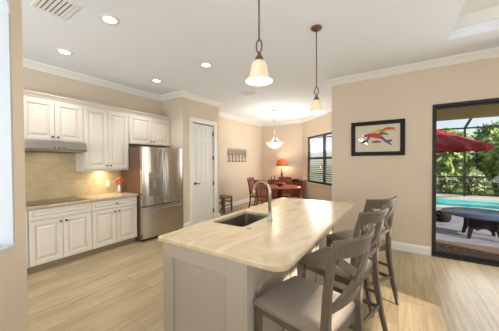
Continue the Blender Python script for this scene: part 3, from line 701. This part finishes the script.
stroke([(-.07, -.055), (.0, -.045), (.07, -.055)], [.008, .016, .006], 'p_brn', 9)
stroke([(-.22, .04), (-.2, .045), (-.18, .04)], [.01, .02, .01], 'p_whi', 10)
MB().box(-fw + .069, -.0195, -fh + .069, fw - .069, -.0175, fh - .069).build('picture_glass', 'pglz', pc)

# metal tree hanging (dining wall)
ma = thing('wall_sculpture', 'dark metal row of trees hanging on the dining wall', 'wall art', (XL + .001, 6.645, 1.49))
b = MB()
b.sweep([(.02, -.56, .13), (.02, .56, .16)], (0, 0, 1), .007, .005); b.build('bar', 'iron', ma)
for i in range(6):
    y = -.48 + i * .192
    tb = MB().tube([(.02, y, .0), (.02, y + .008, .14), (.02, y, .30)], [.011, .008, .006], 6)
    for k in range(5):
        for s in (-1, 1):
            z0 = .16 + k * .05; e = .085 - .006 * k
            tb.tube([(.02, y, z0), (.024, y + s * e * .5, z0 + .06), (.02, y + s * e, z0 + .09)], [.005, .005, .003], 5)
            tb.ball((.022, y + s * e, z0 + .092), .010, 1.6, 8, 5)
    for s in (-1, 1): tb.tube([(.02, y, .07), (.02, y + s * .05, .02), (.02, y + s * .08, .03)], .006, 5)
    tb.build('metal_tree', 'iron', ma)

# ------------------------------------------------------------------ dining area
TBX, TBY = -3.0, 6.38
dt = thing('dining_table', 'round cherry pedestal dining table beyond the island', 'table', (TBX, TBY, 0))
MB().lathe([(0, .725), (.60, .725), (.625, .735), (.625, .75), (.61, .757), (0, .757)], 40).build('tabletop', 'cherry', dt)
MB().lathe([(.0, .08), (.11, .08), (.12, .14), (.07, .2), (.06, .4), (.09, .5), (.06, .6), (.16, .7), (.16, .7245), (0, .7245)], 20).build('pedestal', 'cherryd', dt)
for k in range(4):
    a = k * math.pi / 2 + .5; c_, s_ = math.cos(a), math.sin(a)
    MB().sweep([(c_ * .06, s_ * .06, .13), (c_ * .22, s_ * .22, .10), (c_ * .32, s_ * .32, .022)], (-s_, c_, 0), .025, .02).build('foot', 'cherryd', dt)
def make_chair():
    t = thing('dining_chair', '', 'chair', (0, 0, 0), 0, 'cherry dining chairs')          # faces -y, back at +y
    for s in (-1, 1):
        MB().sweep([(s * .2, -.2, 0), (s * .2, -.2, .43)], (1, 0, 0), [.014, .02], [.014, .02]).build('leg', 'cherry', t)
        MB().sweep([(s * .19, .27, 0), (s * .19, .21, .25), (s * .19, .2, .45), (s * .195, .235, .75), (s * .2, .29, .98)], (1, 0, 0), .018, .016).build('leg', 'cherry', t)
        MB().sweep([(s * .2, -.2, .18), (s * .19, .22, .18)], (0, 0, 1), .012, .009).build('stretcher', 'cherry', t)
    MB().box(-.215, -.22, .40, .215, .21, .445).build('seat', 'cherry', t, bevel=.012)
    pts = [(.2 * v * 1.08, .272 + .03 * (1 - v * v), .945) for v in [-1 + i / 4 for i in range(9)]]
    MB().sweep(pts, (0, 0, 1), [.038 + .02 * (1 - (-1 + i / 4) ** 2) for i in range(9)], .011).build('crest_rail', 'cherry', t)
    MB().sweep([(-.19, .212, .52), (.19, .212, .52)], (0, 0, 1), .015, .01).build('lower_rail', 'cherry', t)
    for i in range(5):
        x = -.12 + i * .06
        MB().sweep([(x, .212, .52), (x, .245, .75), (x * 1.03, .285, .92)], (1, 0, 0), .014, .006).build('slat', 'cherry', t)
    return t
ch = make_chair()
def seat_at(o, ang, r, lb):
    a = R(ang); o.location = (TBX + r * math.cos(a), TBY + r * math.sin(a), 0); o.rotation_euler = (0, 0, a - math.pi / 2); o['label'] = lb
seat_at(ch, 258, .58, 'slat back cherry dining chair nearest the island, its back turned to it')
c2 = copy_tree(ch); seat_at(c2, 186, .68, 'cherry dining chair left of the round table, set close to the metal tree wall')
c3 = copy_tree(ch); seat_at(c3, 5, .47, 'cherry dining chair right of the round table, nearest the dark window')
c4 = copy_tree(ch); seat_at(c4, 102, .5, 'cherry dining chair on the far side of the round table, in front of the sideboard')
bw = MB().lathe([(0, 0), (.06, 0), (.06, .012), (.12, .04), (.17, .09), (.175, .1), (.165, .1), (.11, .05), (.05, .02), (0, .018)], 28).build('bowl', 'redc', loc=(TBX - .02, TBY + .05, .7575))
tag(bw, 'red bowl in the middle of the round dining table', 'bowl')
for k, (a, lb) in enumerate([(258, 'red place mat on the near side of the dining table'), (188, 'red place mat on the left side of the dining table'), (20, 'red place mat on the right side of the dining table')]):
    a = R(a); pm = MB().lathe([(0, 0), (.15, 0), (.155, .003), (.15, .006), (0, .006)], 24, sx=1.1, sy=.9).build('place_mat', 'redc', loc=(TBX + .42 * math.cos(a), TBY + .42 * math.sin(a), .7575))
    tag(pm, lb, 'place mat', 'red place mats')
# sideboard
sbx0, sbx1, sby0, sby1, sbz = -4.25, -2.98, 7.93, 8.38, .80
sbd = thing('sideboard', 'dark cherry sideboard under the amber lamp', 'sideboard', ((sbx0 + sbx1) / 2, (sby0 + sby1) / 2, 0))
hx, hy = (sbx1 - sbx0) / 2, (sby1 - sby0) / 2
MB().box(-hx + .02, -hy + .02, .12, hx - .02, hy, sbz - .03).build('body', 'cherryd', sbd)
MB().box(-hx, -hy, sbz - .03, hx, hy, sbz).build('top', 'cherryd', sbd, bevel=.006)
for x in (-hx + .05, hx - .05):
    for y in (-hy + .05, hy - .04): MB().sweep([(x, y, 0), (x, y, .12)], (1, 0, 0), [.02, .028], [.02, .028]).build('leg', 'cherryd', sbd)
for i in range(3):
    xa = -hx + .04 + i * (2 * hx - .08) / 3; xb = xa + (2 * hx - .08) / 3 - .012
    d_ = MB().box(xa, -hy + .005, .60, xb, -hy + .02, .75).build('drawer', 'cherry', sbd, bevel=.003); MB().ball(((xa + xb) / 2, -hy - .006, .675), .012).build('knob', 'abronze', d_)
    d_ = MB().box(xa, -hy + .005, .15, xb, -hy + .02, .59).build('door', 'cherry', sbd, bevel=.003); MB().ball((xb - .03, -hy - .006, .42), .012).build('knob', 'abronze', d_)
tl = thing('table_lamp', 'bronze table lamp with lit amber shade on the sideboard', 'lamp', (-3.74, 8.15, sbz + .0005))
MB().lathe([(0, 0), (.085, 0), (.085, .02), (.04, .04), (.025, .08), (.045, .16), (.05, .22), (.025, .30), (.018, .42), (.022, .46), (0, .46)], 20).build('base', 'abronze', tl)
MB().lathe([(.222, .53), (.228, .53), (.17, .735), (.15, .77), (.145, .77), (.165, .73)], 32).build('shade', 'amber', tl)
MB().ball((0, 0, .56), .035).build('bulb', 'pbulb', tl)
MB().tube([(0, 0, .46), (0, 0, .8)], .006, 6).build('stem', 'abronze', tl); MB().ball((0, 0, .805), .014).build('finial', 'abronze', tl)
lamp('table_lamp_light', 'POINT', (-3.74, 8.15, sbz + .64), 6, (1, .78, .5), shadow_soft_size=.05)
lamp('table_lamp_down', 'POINT', (-3.74, 8.12, sbz + .49), 4, (1, .78, .5), shadow_soft_size=.05)
for x, h_, lb in ((-4.02, .17, 'short dark candlestick left of the amber lamp'), (-4.16, .12, 'small dark figurine at the left end of the sideboard')):
    o = MB().lathe([(0, 0), (.04, 0), (.035, .015), (.012, .03), (.014, h_ * .5), (.026, h_ * .6), (.012, h_ * .75), (.022, h_ * .95), (0, h_)], 14).build('candlestick' if h_ > .15 else 'figurine', 'bronze', loc=(x, 8.1, sbz + .0005))
    tag(o, lb, 'candlestick' if h_ > .15 else 'figurine')
o = MB().lathe([(0, 0), (.14, 0), (.2, .03), (.215, .045), (.205, .045), (.14, .012), (0, .010)], 24, sx=1, sy=.75).build('tray', 'bronze', loc=(-3.22, 8.13, sbz + .0005)); tag(o, 'dark oval tray at the right end of the sideboard', 'tray')
# bench by the pantry
bn = thing('wooden_stool', 'low olive brown wooden stool past the pantry door', 'stool', (-4.46, 5.52, 0))
MB().box(-.2, -.2, .42, .2, .2, .47).build('seat', 'olive', bn, bevel=.01)
for sx in (-1, 1):
    for sy in (-1, 1): MB().sweep([(sx * .175, sy * .175, .42), (sx * .18, sy * .18, 0)], (1, 0, 0), .02, .02).build('leg', 'olive', bn)
    MB().sweep([(sx * .177, -.177, .22), (sx * .177, .177, .22)], (0, 0, 1), .016, .01).build('stretcher', 'olive', bn)
    MB().sweep([(-.177, sx * .177, .30), (.177, sx * .177, .30)], (0, 0, 1), .016, .01).build('stretcher', 'olive', bn)
# dining pendant
bp = thing('bowl_pendant', 'white glass bowl pendant hanging over the dining table', 'pendant light', (-3.12, 6.30, H))
MB().lathe([(0, 0), (.075, 0), (.07, -.018), (.02, -.03), (0, -.03)], 20).build('canopy', 'nickel', bp)
MB().tube([(0, 0, -.02), (0, 0, -.72)], .006, 6).build('rod', 'nickel', bp)
for k in range(3):
    a = k * 2.094 + .4; MB().tube([(0, 0, -.70), (.06 * math.cos(a), .06 * math.sin(a), -.84), (.2 * math.cos(a), .2 * math.sin(a), -.985)], .006, 6).build('arm', 'nickel', bp)
MB().lathe([(0, -1.145), (.03, -1.14), (.12, -1.11), (.19, -1.06), (.245, -.985), (.255, -.975), (.238, -.98), (.18, -1.045), (.11, -1.09), (0, -1.12)], 32).build('bowl', 'bowlg', bp)
MB().ball((0, 0, -1.155), .016).build('finial', 'nickel', bp)
lamp('bowl_pendant_lamp', 'POINT', (-3.12, 6.30, H - .93), 20, (1, .92, .74), shadow_soft_size=.12)

# ------------------------------------------------------------------ lanai, pool, garden
PZ = -.04
struct('floor_lanai', MB().box(-1, 4.78, PZ - .05, 16, 9.9, PZ), 'paver', 'grey paver floor of the lanai', 'floor')
struct('ceiling_lanai', MB().box(-.9, 4.78, 2.95, 6, 7.6, 3.05), 'soffit', 'tan stucco lanai ceiling', 'ceiling')
struct('trim_lanai', MB().box(-.9, 7.35, 2.50, 6, 7.6, 2.95), 'soffit', 'tan stucco beam at the lanai edge', 'beam')
struct('trim_coping', MB().box(-8, 9.9, PZ - .05, 20, 10.25, PZ + .02).box(-8, 12.6, PZ - .05, 20, 13.7, PZ + .02), 'deck', 'pale stone pool deck and coping', 'deck')
pl = thing('swimming_pool', 'turquoise swimming pool past the pavers', 'pool', (6, 11.42, -.3))
MB().box(-14, -1.17, -1, 14, 1.18, -.9).box(-14, -1.17, -.9, 14, -1.14, .2).box(-14, 1.15, -.9, 14, 1.18, .2).build('basin', 'pooltile', pl)
MB().box(-13.99, -1.139, .1, 13.99, 1.149, .16).build('water', 'water', pl)
struct('ground', MB().box(-40, 13.7, -.12, 60, 90, -.06), 'grass', 'lawn behind the pool screen', 'ground')
# screen enclosure
se = thing('screen_enclosure', 'bronze pool screen frame standing beyond the pool', 'screen enclosure', (2.36, 13.3, PZ + .021))
for k in range(-2, 6): MB().box(k * 2.5 - .03, -.04, 0, k * 2.5 + .03, .04, 2.86).build('post', 'dframe', se)
for z in (2.86, .80): MB().box(-7, -.035, z, 14, .035, z + .06).build('rail', 'dframe', se)
for k in range(-2, 6): MB().sweep([(k * 2.5, 0, 2.90), (k * 2.5, -5.5, 4.3)], (1, 0, 0), .03, .045).build('rafter', 'dframe', se)
MB().box(-7, -3.0, 3.62, 14, -2.94, 3.68).build('rail', 'dframe', se)
# foliage
def leaves(n, ctr, rad, size, rs, b=None, shell=.55):
    b = b or MB(); vs = []; fs = []
    for i in range(n):
        while True:
            d = Vector((rs.uniform(-1, 1), rs.uniform(-1, 1), rs.uniform(-1, 1)))
            if .05 < d.length < 1: break
        d = d.normalized() * (shell + (1 - shell) * rs.random()) * (1 + .12 * math.sin(9 * d.x + 5 * d.z) + .1 * math.sin(13 * d.z + 4 * d.y))
        p = Vector(ctr) + Vector((d.x * rad[0], d.y * rad[1], d.z * rad[2]))
        u = Vector((rs.gauss(0, 1), rs.gauss(0, 1), rs.gauss(0, 1))).normalized(); v = u.orthogonal().normalized(); s = size * rs.uniform(.6, 1.3)
        k = len(vs); vs += [p - u * s, p + v * s * .5, p + u * s, p - v * s * .5]; fs.append((k, k + 1, k + 2, k + 3))
    return b.add(vs, fs)
def make_tree(m, h, rx, seed, label, x, y):
    rs = random.Random(seed)
    t = thing('tree', label, 'tree', (x, y, -.06), 0, 'trees behind the pool screen')
    MB().tube([(0, 0, 0), (.05, .03, h * .3), (0, .05, h * .65)], [.16, .12, .06], 8).build('trunk', 'bark', t)
    b = MB()
    for i in range(7):
        a = i * 2.4; r = rx * (.25 + .35 * rs.random())
        leaves(620, (r * math.cos(a), r * math.sin(a), h * (.32 + .42 * i / 6)), (rx * .62, rx * .62, h * .24), .17, rs, b, .5)
    b.build('foliage', m, t); return t
TR = [(2.25, 17.3, 'leaf_c', 2.9, .85, 'pale green bushy tree left of the screen post, below the umbrella'),
      (4.6, 17.3, 'leaf_c', 3.2, .85, 'pale green bushy tree by the right edge of the door view'),
      (6.95, 17.3, 'leaf_a', 3.4, .85, 'bushy tree just beyond the right edge of the door view'),
      (1.2, 21.2, 'leaf_b', 3.5, 1.55, 'dark green tree at the left of the door view, behind the umbrella'),
      (5.6, 21.2, 'leaf_b', 4.3, 1.55, 'tall dark green tree behind the pale one at the right of the door view'),
      (3.9, 27, 'leaf_a', 4.6, 1.6, 'distant mid green tree directly behind the screen post'),
      (-.6, 27, 'leaf_a', 4.4, 1.6, 'distant green tree hidden mostly by the red umbrella'),
      (8.3, 27, 'leaf_a', 4.8, 1.6, 'distant green tree at the right edge behind the pale bushy one'),
      (13.0, 26, 'leaf_a', 5.0, 2.2, 'distant tree far to the right behind the pool')]
for i, (x, y, m, h_, r_, lb) in enumerate(TR): make_tree(m, h_, r_, 40 + i, lb, x, y)
SH = ['leafy hedge shrub left of the screen post, under the hanging basket', 'leafy hedge shrub just right of the screen post', 'leafy hedge shrub by the right edge of the door view', 'leafy hedge shrub beyond the right edge of the door view']
for i in range(4):
    x = 1.93 + i * .98; rs = random.Random(90 + i)
    t = thing('hedge_shrub', SH[i], 'shrub', (x, 14.4, -.06), 0, 'hedge shrubs along the pool screen')
    leaves(1500, (0, 0, .45), (.41, .42, .46), .06, rs).build('foliage', 'leaf_h', t)
    leaves(420, (0, 0, .47), (.41, .43, .46), .045, rs, shell=.9).build('pale_leaf', 'leaf_y', t)
    MB().tube([(0, 0, 0), (0, 0, .4)], .03, 6).build('stem', 'bark', t)
# red umbrella
um = thing('patio_umbrella', 'open red market umbrella beside the pool', 'umbrella', (.80, 8.75, PZ))
ns = 14; RA, ZR, ZA = 1.30, 1.93, 2.53
cv = MB(); rows = 6; ring = []
for j in range(rows + 1):
    q = j / rows
    for i in range(ns * 6):
        a = 2 * math.pi * i / (ns * 6) + .2; wv = (1 - math.cos(ns * (a - .2))) / 2; sag = 1 - .09 * q * wv
        r = RA * q * sag + .001; ring.append((r * math.cos(a), r * math.sin(a), ZA - (ZA - ZR) * (q ** .93) - .055 * q * wv))
k = ns * 6; fs = [(j * k + i, j * k + (i + 1) % k, (j + 1) * k + (i + 1) % k, (j + 1) * k + i) for j in range(rows) for i in range(k)]
cv.add(ring, fs, True); o = cv.build('canopy', 'red', um); so = o.modifiers.new('shell', 'SOLIDIFY'); so.thickness = .006
va = MB(); rim = ring[-k:]
va.add([p for p in rim] + [(x, y, z - .10) for x, y, z in rim], [(i, (i + 1) % k, k + (i + 1) % k, k + i) for i in range(k)]); o = va.build('valance', 'red', um); so = o.modifiers.new('shell', 'SOLIDIFY'); so.thickness = .006
for i in range(ns):
    a = 2 * math.pi * i / ns + .2; MB().tube([(.05 * math.cos(a), .05 * math.sin(a), ZA - .06), (RA * .97 * math.cos(a), RA * .97 * math.sin(a), ZR - .02)], .012, 6).build('rib', 'abronze', um)
MB().tube([(0, 0, .05), (0, 0, ZA + .03)], .024, 10).build('pole', 'bronze', um); MB().ball((0, 0, ZA + .05), .03).build('finial', 'bronze', um)
MB().lathe([(0, 0), (.26, 0), (.26, .05), (.05, .09), (.04, .25), (0, .25)], 24).build('base', 'bronze', um)
# table
rt = thing('patio_table', 'low round slate topped table with dark wicker base', 'table', (1.40, 6.42, PZ))
MB().lathe([(0, .455), (.62, .455), (.635, .463), (.635, .478), (.62, .486), (0, .486)], 48).build('tabletop', 'slate', rt)
bb = MB()
for k in range(4):
    a = k * math.pi / 2; c_, s_ = math.cos(a), math.sin(a)
    pts = [(-.19, .452)] + [(-.20 , .25)] + [(-.17, .20)] + [(-.10 + .2 * i / 6, .16 + .05 * math.sin(math.pi * i / 6)) for i in range(7)] + [(.17, .20), (.20, .25), (.19, .452)]
    bb.prism(pts, .19, .205, fn=lambda u, z, o, c_=c_, s_=s_: (c_ * u - s_ * o, s_ * u + c_ * o, z))
bb.build('apron', 'wicker', rt)
for sx in (-1, 1):
    for sy in (-1, 1): MB().sweep([(sx * .19, sy * .19, .452), (sx * .195, sy * .195, .2), (sx * .235, sy * .235, 0)], (1, 0, 0), [.04, .035, .022], [.04, .035, .022]).build('leg', 'wicker', rt)
pf_ = MB().lathe([(0, 0), (.13, 0), (.18, .06), (.19, .14), (.17, .22), (.1, .26), (0, .27)], 24).build('pouf', 'wicker', loc=(.93, 7.62, PZ)); tag(pf_, 'small dark rounded pouf left of the patio table', 'pouf')
rg = MB().prism(rrect(-.95, -.44, .95, .44, (.2,) * 4), 0, .012).build('outdoor_rug', 'rug', loc=(1.25, 5.30, PZ)); tag(rg, 'brown swirl patterned rug outside the sliding door', 'rug')
# hanging basket on the screen frame
hbk = thing('hanging_basket', 'dark hanging plant basket on the pool screen near the post', 'plant basket', (2.12, 13.2, 1.1))
MB().tube([(0, 0, .45), (0, .06, 1.785)], .008, 5).build('chain', 'bronze', hbk)
MB().lathe([(0, 0), (.09, 0), (.15, .14), (.14, .14), (0, .05)], 16).build('pot', 'olive', hbk)
leaves(500, (0, 0, .30), (.16, .16, .26), .05, random.Random(5)).build('foliage', 'stem', hbk)
